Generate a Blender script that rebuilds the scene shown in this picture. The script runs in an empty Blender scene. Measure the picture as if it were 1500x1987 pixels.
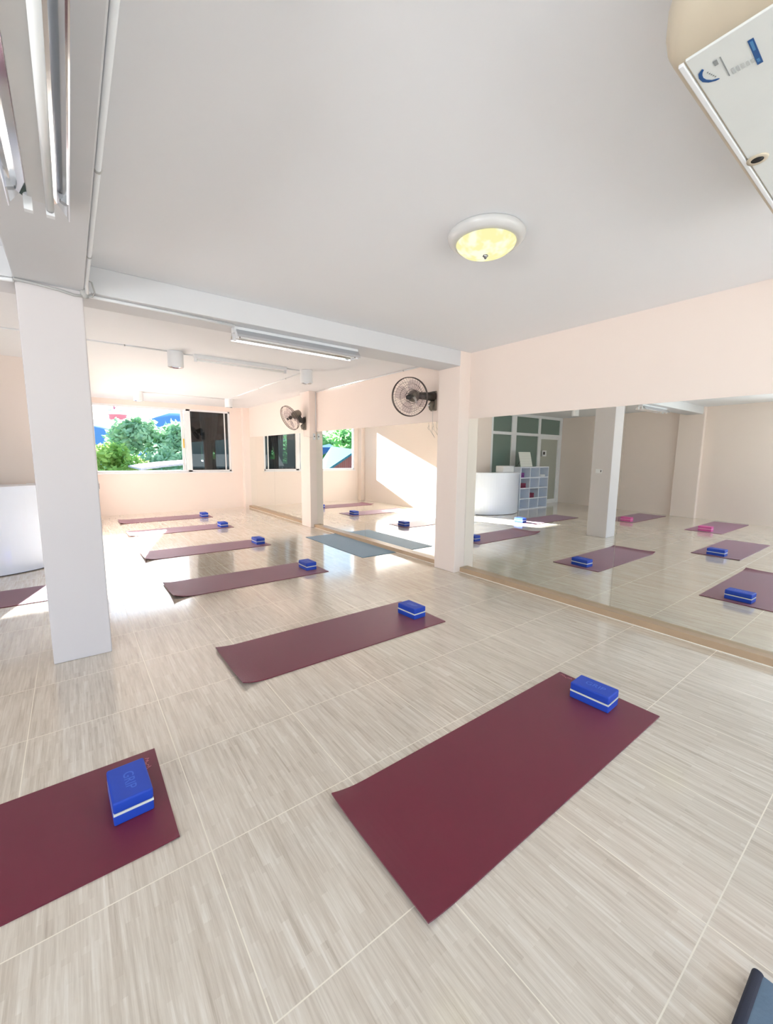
import bpy, math, random
from mathutils import Vector, Matrix
S = bpy.context.scene
COL = S.collection
rnd = random.Random(7)

# ------------------------------------------------------------------ camera
YAW, PITCH, ROLL, CAM_H, FPX = 0.6479, 0.1348, 0.0097, 1.4761, 806.9
_cy, _sy, _cp, _sp = math.cos(YAW), math.sin(YAW), math.cos(PITCH), math.sin(PITCH)
_f = Vector((_sy*_cp, _cy*_cp, -_sp)); _r = Vector((_cy, -_sy, 0)); _u = _r.cross(_f)
_c, _s = math.cos(ROLL), math.sin(ROLL)
_R2 = _c*_r + _s*_u; _U2 = -_s*_r + _c*_u
cam_data = bpy.data.cameras.new('camera'); cam = bpy.data.objects.new('camera', cam_data); COL.objects.link(cam)
cam_data.sensor_fit = 'HORIZONTAL'; cam_data.sensor_width = 36; cam_data.lens = FPX/1500*36
cam_data.clip_start = 0.02; cam_data.clip_end = 2000
M = Matrix((_R2, _U2, -_f)).transposed().to_4x4(); M.translation = Vector((0, 0, CAM_H))
cam.matrix_world = M
S.camera = cam

# ------------------------------------------------------------------ light
S.view_settings.view_transform = 'Standard'; S.view_settings.look = 'None'
S.view_settings.exposure = 0.12; S.view_settings.gamma = 1.0; S.view_settings.use_curve_mapping = False
S.cycles.use_denoising = True
S.cycles.max_bounces = 14; S.cycles.diffuse_bounces = 7; S.cycles.glossy_bounces = 6
S.cycles.transparent_max_bounces = 12; S.cycles.transmission_bounces = 6
S.cycles.sample_clamp_indirect = 6.0; S.cycles.caustics_reflective = True; S.cycles.caustics_refractive = False

world = bpy.data.worlds.new('sky'); S.world = world; world.use_nodes = True
wt = world.node_tree; wt.nodes.clear()
wo = wt.nodes.new('ShaderNodeOutputWorld'); sky = wt.nodes.new('ShaderNodeTexSky')
sky.sky_type = 'NISHITA'; sky.sun_disc = False; sky.sun_elevation = math.radians(30); sky.sun_rotation = math.radians(20)
sky.air_density = 1.0; sky.dust_density = 1.5
b1 = wt.nodes.new('ShaderNodeBackground'); b1.inputs[1].default_value = 0.15
wt.links.new(sky.outputs[0], b1.inputs[0])
b2 = wt.nodes.new('ShaderNodeBackground'); b2.inputs[1].default_value = 1.15
tc = wt.nodes.new('ShaderNodeTexCoord'); nz = wt.nodes.new('ShaderNodeTexNoise'); nz.inputs['Scale'].default_value = 3.0; nz.inputs['Detail'].default_value = 5
rp = wt.nodes.new('ShaderNodeValToRGB'); rp.color_ramp.elements[0].position = .35; rp.color_ramp.elements[1].position = .65
rp.color_ramp.elements[0].color = (.46, .76, .98, 1); rp.color_ramp.elements[1].color = (.80, .92, 1.0, 1)
wt.links.new(tc.outputs['Generated'], nz.inputs['Vector']); wt.links.new(nz.outputs['Fac'], rp.inputs[0]); sx = wt.nodes.new('ShaderNodeSeparateXYZ'); mr = wt.nodes.new('ShaderNodeMapRange'); mr.inputs[1].default_value = .08; mr.inputs[2].default_value = .3
mc = wt.nodes.new('ShaderNodeMix'); mc.data_type = 'RGBA'; mc.blend_type = 'MULTIPLY'; mc.inputs[7].default_value = (.62, .86, 1.15, 1)
wt.links.new(tc.outputs['Generated'], sx.inputs[0]); wt.links.new(sx.outputs[2], mr.inputs[0]); wt.links.new(mr.outputs[0], mc.inputs[0])
wt.links.new(rp.outputs[0], mc.inputs[6]); wt.links.new(mc.outputs[2], b2.inputs[0])
ad = wt.nodes.new('ShaderNodeAddShader'); wt.links.new(b1.outputs[0], ad.inputs[0]); wt.links.new(b2.outputs[0], ad.inputs[1]); wt.links.new(ad.outputs[0], wo.inputs[0])

sl = bpy.data.lights.new('sun', 'SUN'); sl.energy = 72.0; sl.angle = math.radians(0.7); sl.color = (.97, .98, 1)
sun = bpy.data.objects.new('sun', sl); COL.objects.link(sun)
SUN_DIR = Vector((-0.31, -1.0, -0.375))
sun.rotation_euler = (-SUN_DIR).to_track_quat('Z', 'Y').to_euler()

def window_light(name, loc, sx, sy, direction, power=0, color=(1, 1, 1)):
    l = bpy.data.lights.new(name, 'AREA'); l.shape = 'RECTANGLE'; l.size = sx; l.size_y = sy; l.energy = power; l.color = color; l.cycles.is_portal = (power == 0)
    o = bpy.data.objects.new(name, l); COL.objects.link(o); o.location = loc
    o.rotation_euler = (-Vector(direction)).to_track_quat('Z', 'Y').to_euler()
    return o
# area lamps added outside the unseen windows, tilted up to brighten the ceiling, and a sampling portal for the sky light of the garden window
window_light('added_light_street_windows', (0.3, -2.85, 1.1), 7.0, 1.2, (0, .6, .8), 55, (.93, .95, 1.0))
window_light('added_light_side_windows', (-4.98, -.3, 1.1), 3.0, 1.2, (.6, 0, .8), 205, (.94, .96, 1.0))
window_light('portal_garden_window', (1.98, 11.83, 1.8), 3.07, 1.59, (0, -1, 0))

# ------------------------------------------------------------------ materials
def lin(c):
    return tuple(((x/255)/12.92 if x/255 <= .04045 else ((x/255+.055)/1.055)**2.4) for x in c)
def new_mat(name):
    m = bpy.data.materials.new(name); m.use_nodes = True; m.node_tree.nodes.clear()
    return m, m.node_tree
class NT:
    def __init__(s, name):
        s.m, s.t = new_mat(name); s.out = s.n('ShaderNodeOutputMaterial')
    def n(s, kind, **kw):
        x = s.t.nodes.new(kind)
        for k, v in kw.items(): setattr(x, k, v)
        return x
    def l(s, a, b): s.t.links.new(a, b)
def mathn(T, op, a, b=None, c=None):
    x = T.n('ShaderNodeMath', operation=op)
    for i, v in enumerate((a, b, c)):
        if v is None: continue
        if isinstance(v, (int, float)): x.inputs[i].default_value = v
        else: T.l(v, x.inputs[i])
    return x.outputs[0]
def mixc(T, f, a, b):
    x = T.n('ShaderNodeMix', data_type='RGBA')
    for i, v in ((0, f), (6, a), (7, b)):
        if isinstance(v, (int, float)): x.inputs[i].default_value = v
        elif isinstance(v, tuple): x.inputs[i].default_value = (*v[:3], 1)
        else: T.l(v, x.inputs[i])
    return x.outputs[2]
def pm(name, rgb, rough=.5, metal=0, var=.04, scale=8, bump=0, bscale=200, spec=.5, coat=0):
    T = NT(name); p = T.n('ShaderNodeBsdfPrincipled'); T.l(p.outputs[0], T.out.inputs[0])
    c = lin(rgb); tx = T.n('ShaderNodeTexCoord'); nz = T.n('ShaderNodeTexNoise'); nz.inputs['Scale'].default_value = scale; nz.inputs['Detail'].default_value = 4
    T.l(tx.outputs['Object'], nz.inputs['Vector'])
    col = mixc(T, nz.outputs['Fac'], tuple(x*(1-var) for x in c), tuple(min(1, x*(1+var)) for x in c))
    T.l(col, p.inputs['Base Color']); p.inputs['Roughness'].default_value = rough; p.inputs['Metallic'].default_value = metal
    p.inputs['Specular IOR Level'].default_value = spec; p.inputs['Coat Weight'].default_value = coat
    if bump:
        n2 = T.n('ShaderNodeTexNoise'); n2.inputs['Scale'].default_value = bscale; n2.inputs['Detail'].default_value = 3
        T.l(tx.outputs['Object'], n2.inputs['Vector'])
        b = T.n('ShaderNodeBump'); b.inputs['Strength'].default_value = bump; b.inputs['Distance'].default_value = .002
        T.l(n2.outputs['Fac'], b.inputs['Height']); T.l(b.outputs[0], p.inputs['Normal'])
    return T.m
def emit_mat(name, rgb, strength, rgb2=None, scale=9):
    T = NT(name); e = T.n('ShaderNodeEmission'); T.l(e.outputs[0], T.out.inputs[0]); e.inputs[1].default_value = strength
    if rgb2:
        tx = T.n('ShaderNodeTexCoord'); nz = T.n('ShaderNodeTexNoise'); nz.inputs['Scale'].default_value = scale
        T.l(tx.outputs['Object'], nz.inputs['Vector'])
        r = T.n('ShaderNodeValToRGB'); r.color_ramp.elements[0].position = .45; r.color_ramp.elements[1].position = .62
        r.color_ramp.elements[0].color = (*lin(rgb), 1); r.color_ramp.elements[1].color = (*lin(rgb2), 1)
        T.l(nz.outputs['Fac'], r.inputs[0]); T.l(r.outputs[0], e.inputs[0])
    else: e.inputs[0].default_value = (*lin(rgb), 1)
    return T.m
def glass_mat(name, tint, refl=.12, rough=0.0, refl_rgb=None):
    T = NT(name); tr = T.n('ShaderNodeBsdfTransparent'); tr.inputs[0].default_value = (*lin(tint), 1)
    g = T.n('ShaderNodeBsdfGlossy'); g.inputs['Roughness'].default_value = rough
    fr = T.n('ShaderNodeFresnel'); fr.inputs[0].default_value = 1.5
    f = mathn(T, 'ADD', mathn(T, 'MULTIPLY', fr.outputs[0], .9), refl*.3)
    mx = T.n('ShaderNodeMixShader'); T.l(f, mx.inputs[0]); T.l(g.outputs[0], mx.inputs[2]); T.l(mx.outputs[0], T.out.inputs[0])
    if refl_rgb:
        d = T.n('ShaderNodeBsdfDiffuse'); d.inputs[0].default_value = (*lin(refl_rgb), 1); m2 = T.n('ShaderNodeMixShader'); m2.inputs[0].default_value = .7  # diffuse tone painted in for the room's reflection in the glass
        T.l(tr.outputs[0], m2.inputs[1]); T.l(d.outputs[0], m2.inputs[2]); T.l(m2.outputs[0], mx.inputs[1])
    else: T.l(tr.outputs[0], mx.inputs[1])
    return T.m

def floor_mat():
    T = NT('wood_grain_tile'); p = T.n('ShaderNodeBsdfPrincipled'); T.l(p.outputs[0], T.out.inputs[0])
    geo = T.n('ShaderNodeNewGeometry'); sp = T.n('ShaderNodeSeparateXYZ'); T.l(geo.outputs['Position'], sp.inputs[0])
    X, Y = sp.outputs[0], sp.outputs[1]
    gx = mathn(T, 'DIVIDE', mathn(T, 'SUBTRACT', X, .317), .6); gy = mathn(T, 'DIVIDE', mathn(T, 'SUBTRACT', Y, .8841), .6)
    ix, iy = mathn(T, 'FLOOR', gx), mathn(T, 'FLOOR', gy)
    cid = T.n('ShaderNodeCombineXYZ'); T.l(ix, cid.inputs[0]); T.l(iy, cid.inputs[1])
    wn = T.n('ShaderNodeTexWhiteNoise', noise_dimensions='2D'); T.l(cid.outputs[0], wn.inputs[0])
    shx = mathn(T, 'ADD', X, mathn(T, 'MULTIPLY', wn.outputs['Value'], 5.0))
    shy = mathn(T, 'ADD', Y, mathn(T, 'MULTIPLY', wn.outputs['Value'], 9.0))
    v = T.n('ShaderNodeCombineXYZ'); T.l(shy, v.inputs[0]); T.l(shx, v.inputs[1])
    def brick(w, h, off):
        b = T.n('ShaderNodeTexBrick'); b.offset = off; b.offset_frequency = 2; b.inputs['Scale'].default_value = 1
        b.inputs['Brick Width'].default_value = w; b.inputs['Row Height'].default_value = h
        b.inputs['Mortar Size'].default_value = 0; b.inputs['Color1'].default_value = (0, 0, 0, 1); b.inputs['Color2'].default_value = (1, 1, 1, 1)
        b.inputs['Bias'].default_value = 0
        T.l(v.outputs[0], b.inputs['Vector']); return b.outputs['Color']
    a1 = brick(.34, .024, .37); a2 = brick(.21, .0135, .61)
    nv = T.n('ShaderNodeCombineXYZ'); T.l(mathn(T, 'MULTIPLY', shx, 90.), nv.inputs[0]); T.l(mathn(T, 'MULTIPLY', shy, 3.5), nv.inputs[1])
    nz = T.n('ShaderNodeTexNoise'); nz.inputs['Scale'].default_value = 1; nz.inputs['Detail'].default_value = 5; nz.inputs['Roughness'].default_value = .65
    T.l(nv.outputs[0], nz.inputs['Vector'])
    nv2 = T.n('ShaderNodeCombineXYZ'); T.l(mathn(T, 'MULTIPLY', shx, 260.), nv2.inputs[0]); T.l(mathn(T, 'MULTIPLY', shy, 14.), nv2.inputs[1])
    nz2 = T.n('ShaderNodeTexNoise'); nz2.inputs['Scale'].default_value = 1; nz2.inputs['Detail'].default_value = 2
    T.l(nv2.outputs[0], nz2.inputs['Vector'])
    s = mathn(T, 'ADD', mathn(T, 'MULTIPLY', a1, .16), mathn(T, 'MULTIPLY', a2, .16))
    s = mathn(T, 'ADD', s, mathn(T, 'MULTIPLY', nz.outputs['Fac'], .95))
    s = mathn(T, 'ADD', s, mathn(T, 'MULTIPLY', nz2.outputs['Fac'], .16))
    s = mathn(T, 'SUBTRACT', s, .20)
    r = T.n('ShaderNodeValToRGB'); e = r.color_ramp.elements
    e[0].position = .12; e[0].color = (*lin((170, 155, 138)), 1); e[1].position = .85; e[1].color = (*lin((232, 226, 214)), 1)
    k = e.new(.38); k.color = (*lin((198, 186, 169)), 1); k = e.new(.6); k.color = (*lin((215, 205, 189)), 1)
    T.l(s, r.inputs[0])
    ex = mathn(T, 'PINGPONG', gx, .5); ey = mathn(T, 'PINGPONG', gy, .5)
    g = mathn(T, 'MAXIMUM', mathn(T, 'LESS_THAN', ex, .0033), mathn(T, 'LESS_THAN', ey, .0033))
    T.l(mixc(T, g, r.outputs[0], lin((228, 220, 202))), p.inputs['Base Color'])
    T.l(mathn(T, 'ADD', .13, mathn(T, 'MULTIPLY', g, .5)), p.inputs['Roughness'])
    p.inputs['Specular IOR Level'].default_value = .8; p.inputs['Coat Weight'].default_value = .7; p.inputs['Coat Roughness'].default_value = .1
    bm = T.n('ShaderNodeBump'); bm.inputs['Strength'].default_value = .05; bm.inputs['Distance'].default_value = .001
    T.l(s, bm.inputs['Height']); T.l(bm.outputs[0], p.inputs['Normal'])
    return T.m

def leaf_mat(name, c1, c2):
    T = NT(name); d = T.n('ShaderNodeBsdfDiffuse'); tl = T.n('ShaderNodeBsdfTranslucent'); mx = T.n('ShaderNodeMixShader'); mx.inputs[0].default_value = .45
    tx = T.n('ShaderNodeTexCoord'); nz = T.n('ShaderNodeTexNoise'); nz.inputs['Scale'].default_value = 1.2; nz.inputs['Detail'].default_value = 4
    T.l(tx.outputs['Object'], nz.inputs['Vector'])
    r = T.n('ShaderNodeValToRGB'); r.color_ramp.elements[0].position = .35; r.color_ramp.elements[1].position = .65
    r.color_ramp.elements[0].color = (*lin(c1), 1); r.color_ramp.elements[1].color = (*lin(c2), 1)
    T.l(nz.outputs['Fac'], r.inputs[0]); T.l(r.outputs[0], d.inputs[0]); T.l(r.outputs[0], tl.inputs[0])
    T.l(d.outputs[0], mx.inputs[1]); T.l(tl.outputs[0], mx.inputs[2]); T.l(mx.outputs[0], T.out.inputs[0])
    return T.m

def stripes_mat(name, c1, c2, freq, axis=2, rough=.6, duty=.5, metal=0):
    T = NT(name); p = T.n('ShaderNodeBsdfPrincipled'); T.l(p.outputs[0], T.out.inputs[0])
    tx = T.n('ShaderNodeTexCoord'); sp = T.n('ShaderNodeSeparateXYZ'); T.l(tx.outputs['Object'], sp.inputs[0])
    f = mathn(T, 'LESS_THAN', mathn(T, 'FRACT', mathn(T, 'MULTIPLY', sp.outputs[axis], freq)), duty)
    T.l(mixc(T, f, lin(c1), lin(c2)), p.inputs['Base Color']); p.inputs['Roughness'].default_value = rough
    return T.m

def brick_wall_mat():
    T = NT('terracotta_brick'); p = T.n('ShaderNodeBsdfPrincipled'); T.l(p.outputs[0], T.out.inputs[0])
    tx = T.n('ShaderNodeTexCoord'); b = T.n('ShaderNodeTexBrick'); T.l(tx.outputs['Object'], b.inputs['Vector'])
    b.inputs['Scale'].default_value = 2; b.inputs['Color1'].default_value = (*lin((150, 78, 66)), 1); b.inputs['Color2'].default_value = (*lin((136, 66, 58)), 1)
    b.inputs['Mortar'].default_value = (*lin((140, 104, 96)), 1); T.l(b.outputs[0], p.inputs['Base Color']); p.inputs['Roughness'].default_value = .8
    return T.m

MAT = dict(
    wall=pm('peach_wall_paint', (240, 227, 218), .75, var=.012, scale=2, bump=.05, bscale=90),
    ceil=pm('white_ceiling_paint', (236, 238, 241), .85, var=.012, scale=2, bump=.05, bscale=60),
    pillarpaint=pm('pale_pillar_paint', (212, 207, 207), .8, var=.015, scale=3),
    beam=pm('white_beam_paint', (214, 215, 217), .8, var=.015, scale=3),
    floor=floor_mat(),
    skirt=pm('beige_skirting_tile', (180, 156, 128), .35, var=.08, scale=12),
    caulk=pm('white_caulk', (245, 240, 228), .5),
    mirror=pm('silvered_mirror', (246, 250, 246), .0, 1, var=0),
    white=pm('white_plastic', (232, 234, 236), .35),
    frame=pm('white_window_frame', (236, 238, 240), .35),
    lacquer=pm('white_lacquer', (226, 233, 244), .3, var=.01, coat=.3),
    mat=pm('burgundy_mat_foam', (104, 20, 44), .45, var=.06, scale=30, bump=.25, bscale=700),
    matpurple=pm('plum_mat_foam', (128, 62, 88), .5, var=.06, scale=30, bump=.25, bscale=700),
    matblue=pm('teal_blue_mat_foam', (88, 128, 146), .55, var=.08, scale=30, bump=.25, bscale=700),
    blue=pm('royal_blue_foam', (22, 66, 176), .55, var=.06, scale=60, bump=.1, bscale=500),
    pink=pm('pink_foam', (214, 96, 160), .55, var=.05, scale=60),
    stripe=pm('pale_foam_stripe', (226, 226, 214), .6),
    pinkstripe=pm('pale_pink_foam_stripe', (240, 190, 214), .6),
    purple=pm('purple_foam', (112, 50, 128), .55), maroon=pm('maroon_foam', (112, 30, 64), .55),
    emboss=pm('embossed_blue_lettering', (54, 100, 200), .4), print=pm('pale_pink_print', (190, 120, 130), .5),
    metal=pm('polished_reflector', (228, 230, 234), .08, 1, var=0),
    tube=pm('frosted_white_tube', (236, 238, 238), .2),
    dark=pm('dark_plastic', (32, 31, 32), .45), grey=pm('grey_cable', (176, 176, 174), .5),
    fanbody=pm('taupe_fan_plastic', (126, 118, 106), .4), fandark=pm('dark_fan_plastic', (52, 48, 44), .4),
    wire=pm('brown_wire', (84, 74, 70), .35, .4), blade=glass_mat('smoky_blade', (246, 243, 245), .0, .4),
    steel=pm('brushed_nickel', (150, 150, 150), .3, 1), lampbase=pm('pale_grey_enamel', (214, 214, 212), .3, coat=.4),
    lampglass=emit_mat('lit_amber_glass', (250, 243, 178), .98, (255, 253, 226), 14),
    bulb=emit_mat('spot_bulb', (235, 236, 238), .75),
    cream=pm('cream_plastic', (200, 189, 168), .4), panel=pm('off_white_panel', (222, 226, 224), .4),
    logo=pm('blue_sticker', (22, 78, 138), .4), logolight=pm('light_blue_sticker', (70, 130, 180), .4), logogrey=pm('grey_print', (140, 144, 144), .5), logofaint=pm('faint_print', (188, 192, 192), .5),
    black=pm('black_rubber', (14, 14, 14), .5), amber=pm('amber_plastic', (226, 178, 70), .4),
    darkglass=glass_mat('dark_tinted_glass', (160, 172, 176), .1), greenglass=glass_mat('green_tinted_glass', (128, 160, 150), .12, .02, (132, 156, 146)), clearglass=glass_mat('pale_door_glass', (186, 198, 186), .1, .05, (208, 212, 200)),
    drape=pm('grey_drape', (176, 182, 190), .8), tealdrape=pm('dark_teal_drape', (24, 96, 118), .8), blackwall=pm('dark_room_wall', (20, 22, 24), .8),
    stair=pm('dim_corridor_wall', (126, 140, 134), .8), sign=pm('grey_sign', (70, 96, 92), .5),
    slate=pm('slate_blue_cloth', (92, 112, 130), .8, var=.12, scale=14, bump=.6, bscale=90), navy=pm('navy_binding', (34, 38, 54), .7, var=.15, scale=40, bump=.4, bscale=120),
    trunk=pm('bark', (96, 84, 70), .9, var=.2), grass=pm('garden_ground', (150, 148, 138), .95, var=.2, scale=.6),
    hill=pm('hazy_blue_hill', (104, 146, 184), 1, var=.06, scale=.02), teal=stripes_mat('teal_metal_roof', (16, 84, 98), (22, 96, 108), 3.2, 0),  # hill: aerial haze is put into its blue base colour
    blueroof=pm('blue_metal_roof', (20, 78, 128), .6), whiteroof=pm('white_roof_sheet', (170, 170, 178), .6), brick=brick_wall_mat(), bluewall=pm('blue_painted_wall', (60, 112, 160), .7),
    towerred=stripes_mat('red_white_tower_paint', (176, 96, 116), (236, 230, 236), .8, 2, duty=.5),
    board=stripes_mat('printed_board', (240, 242, 236), (204, 210, 200), 28, 2, duty=.3),
    leaf_teal=leaf_mat('teal_green_leaves', (142, 178, 142), (196, 224, 184)), leaf_lime=leaf_mat('lime_green_leaves', (130, 172, 84), (184, 210, 124)),
    leaf_fresh=leaf_mat('fresh_green_leaves', (112, 164, 106), (168, 210, 146)),
)

# ------------------------------------------------------------------ mesh helper
class MB:
    def __init__(s): s.v = []; s.f = []; s.sm = []
    def add(s, vs, fs, smooth=False, M=None):
        o = len(s.v)
        s.v += [tuple(M @ Vector(v)) if M is not None else tuple(v) for v in vs]
        s.f += [tuple(i+o for i in f) for f in fs]; s.sm += [smooth]*len(fs); return s
    def box(s, x0, x1, y0, y1, z0, z1, M=None):
        vs = [(x, y, z) for x in (x0, x1) for y in (y0, y1) for z in (z0, z1)]
        return s.add(vs, [(0, 1, 3, 2), (4, 6, 7, 5), (0, 4, 5, 1), (2, 3, 7, 6), (0, 2, 6, 4), (1, 5, 7, 3)], M=M)
    def rbox(s, x0, x1, y0, y1, z0, z1, r, n=3, M=None):
        """box with rounded plan corners and softened top and bottom edges"""
        levels = []
        for k in range(n+1):
            a = math.pi/2*k/n; levels.append((z0 + r*(1-math.sin(a)), r*(1-math.cos(a))))
        levels = [(z, ins) for z, ins in reversed(levels)]  # placeholder order fixed below
        lo = [(z0 + r*(1-math.cos(math.pi/2*k/n)), r*(1-math.sin(math.pi/2*k/n))) for k in range(n+1)]
        hi = [(z1 - r*(1-math.cos(math.pi/2*k/n)), r*(1-math.sin(math.pi/2*k/n))) for k in range(n, -1, -1)]
        rings = []
        for z, ins in lo+hi:
            ring = []
            for (cx, cy, a0) in ((x1-r, y1-r, 0), (x0+r, y1-r, 90), (x0+r, y0+r, 180), (x1-r, y0+r, 270)):
                for k in range(n+1):
                    a = math.radians(a0+90*k/n); rr = max(r-ins, 1e-4); ring.append((cx+rr*math.cos(a), cy+rr*math.sin(a), z))
            rings.append(ring)
        return s.loft(rings, caps=True, M=M)
    def loft(s, rings, caps=True, closed=True, smooth=False, M=None):
        n = len(rings[0]); vs = [p for r in rings for p in r]; fs = []
        for i in range(len(rings)-1):
            for j in range(n if closed else n-1):
                k = (j+1) % n; fs.append((i*n+j, i*n+k, (i+1)*n+k, (i+1)*n+j))
        if caps: fs += [tuple(reversed(range(n))), tuple(range((len(rings)-1)*n, len(rings)*n))]
        return s.add(vs, fs, smooth, M)
    def tube(s, pts, r, n=8, M=None, caps=True, closed=False):
        pts = [Vector(p) for p in pts]; rings = []; m = len(pts); prev = None
        for i, p in enumerate(pts):
            if closed: t = pts[(i+1) % m]-pts[i-1]
            else: t = (pts[min(i+1, m-1)]-pts[max(i-1, 0)])
            t.normalize()
            if prev is None:
                a = Vector((0, 0, 1)) if abs(t.z) < .9 else Vector((1, 0, 0)); u = t.cross(a).normalized()
            else: u = (prev - t*prev.dot(t)).normalized()
            prev = u; w = t.cross(u); rr = r[i] if isinstance(r, (list, tuple)) else r
            rings.append([tuple(p+u*rr*math.cos(2*math.pi*k/n)+w*rr*math.sin(2*math.pi*k/n)) for k in range(n)])
        if closed:
            rings.append(rings[0]); return s.loft(rings, False, smooth=True, M=M)
        return s.loft(rings, caps, smooth=True, M=M)
    def ring(s, R, r, y=0, n=40, k=6, M=None):
        return s.tube([(R*math.cos(2*math.pi*i/n), y, R*math.sin(2*math.pi*i/n)) for i in range(n)], r, k, M, closed=True)
    def lathe(s, prof, n=32, M=None, smooth=True, caps=True):
        return s.loft([[(r*math.cos(2*math.pi*k/n), r*math.sin(2*math.pi*k/n), z) for k in range(n)] for r, z in prof], caps, smooth=smooth, M=M)
    def prism(s, poly, z0, z1, M=None):
        return s.loft([[(x, y, z0) for x, y in poly], [(x, y, z1) for x, y in poly]], M=M)
    def build(s, name, mat, parent=None, bevel=0):
        me = bpy.data.meshes.new(name); me.from_pydata(s.v, [], s.f); me.validate(); me.update()
        for p, q in zip(me.polygons, s.sm): p.use_smooth = q
        import bmesh
        b = bmesh.new(); b.from_mesh(me); bmesh.ops.recalc_face_normals(b, faces=b.faces); b.to_mesh(me); b.free()
        me.materials.append(mat if not isinstance(mat, str) else MAT[mat])
        o = bpy.data.objects.new(name, me); COL.objects.link(o)
        if parent: o.parent = parent
        if bevel:
            md = o.modifiers.new('bevel', 'BEVEL'); md.width = bevel; md.segments = 2; md.limit_method = 'ANGLE'
        return o
def tag(o, label=None, cat=None, group=None, kind=None):
    if label: o['label'] = label
    if cat: o['category'] = cat
    if group: o['group'] = group
    if kind: o['kind'] = kind
    return o
def thing(name, loc, label, cat, group=None, rz=0):
    o = bpy.data.objects.new(name, None); COL.objects.link(o); o.location = loc; o.rotation_euler = (0, 0, rz); o.empty_display_size = .1
    return tag(o, label, cat, group)
def struct(name, mb, mat, parent=None, bevel=0, label=None):
    o = mb.build(name, mat, parent, bevel)
    if parent is None: tag(o, label, None, None, 'structure')
    return o
def copy_tree(o, parent=None):
    c = o.copy(); COL.objects.link(c); c.parent = parent
    for ch in [k for k in list(bpy.data.objects) if k.parent == o]: copy_tree(ch, c)
    return c

# ------------------------------------------------------------------ the shell
def lx(y): return -4.27-.11*(y-2.07)     # the left wall is not quite parallel to the mirrors
XR, XL, YN, YP, YF, CZ = 3.985, -4.55, -2.5, 7.5, 11.7, 2.72   # mirror wall, left wall, street wall, partition, garden wall, ceiling
SX = 0.2                                                        # side wall of the back part
struct('floor', MB().box(-5.4, XR+.12, YN-.2, YP+2.6, -.15, 0).box(SX-.12, XR+.12, YP+2.6, YF+.2, -.15, 0), 'floor', label='beige wood-look tiled floor')
struct('ceiling', MB().box(-5.4, XR+.12, YN-.2, YF+.2, CZ, CZ+.15), 'ceil', label='white painted ceiling')
struct('wall_right', MB().box(XR, XR+.12, -.35, YF+.2, 0, CZ).box(XR, XR+.12, YN-.2, -2.35, 0, CZ).box(XR, XR+.12, -2.35, -.35, 0, .55).box(XR, XR+.12, -2.35, -.35, 2.5, CZ), 'wall')
struct('window_7', MB().box(XR+.03, XR+.07, -2.35, -2.29, .55, 2.5).box(XR+.03, XR+.07, -.41, -.35, .55, 2.5).box(XR+.03, XR+.07, -2.35, -.35, .55, .61).box(XR+.03, XR+.07, -2.35, -.35, 2.44, 2.5), 'frame')  # unseen window, added to let light in from the right
struct('wall_left', MB().prism([(lx(1.25)-.12, 1.25), (lx(1.25), 1.25), (lx(YP+2.6), YP+2.6), (lx(YP+2.6)-.12, YP+2.6)], 0, CZ).box(XL-.12, XL, YN-.2, -2.15, 0, CZ).box(XL-.12, XL, -2.15, 1.25, 0, .55).box(XL-.12, XL, -2.15, 1.25, 2.5, CZ), 'wall')
struct('window_6', MB().box(XL-.07, XL-.03, -2.15, -2.09, .55, 2.5).box(XL-.07, XL-.03, 1.19, 1.25, .55, 2.5).box(XL-.07, XL-.03, -.48, -.42, .55, 2.5).box(XL-.07, XL-.03, -2.15, 1.25, .55, .61).box(XL-.07, XL-.03, -2.15, 1.25, 2.44, 2.5), 'frame')
struct('wall_side', MB().box(SX-.12, SX, YP, YF+.2, 0, CZ), 'wall')
WX0, WX1, WZ0, WZ1 = .45, 3.52, 1.01, 2.6
w = MB().box(SX, WX0, YF, YF+.12, 0, CZ).box(WX1, XR, YF, YF+.12, 0, CZ).box(WX0, WX1, YF, YF+.12, 0, WZ0).box(WX0, WX1, YF, YF+.12, WZ1, CZ)
struct('wall_far', w, 'wall')
# street wall behind the camera with its wide windows
w = MB().box(XL, XR, YN-.12, YN, 0, .6).box(XL, XR, YN-.12, YN, 2.5, CZ)
for a, b in ((XL, -4.1), (-1.5, -1.3), (1.4, 1.6), (3.7, XR)): w.box(a, b, YN-.12, YN, .6, 2.5)
struct('wall_street', w, 'wall')
for k, (a, b) in enumerate(((-4.1, -1.5), (-1.3, 1.4), (1.6, 3.7))):
    m = MB().box(a, b, YN-.09, YN-.04, .6, .66).box(a, b, YN-.09, YN-.04, 2.44, 2.5).box(a, a+.05, YN-.09, YN-.04, .66, 2.44).box(b-.05, b, YN-.09, YN-.04, .66, 2.44).box((a+b)/2-.03, (a+b)/2+.03, YN-.09, YN-.04, .66, 2.44)
    struct('window_%d' % (k+2), m, 'frame')
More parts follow.
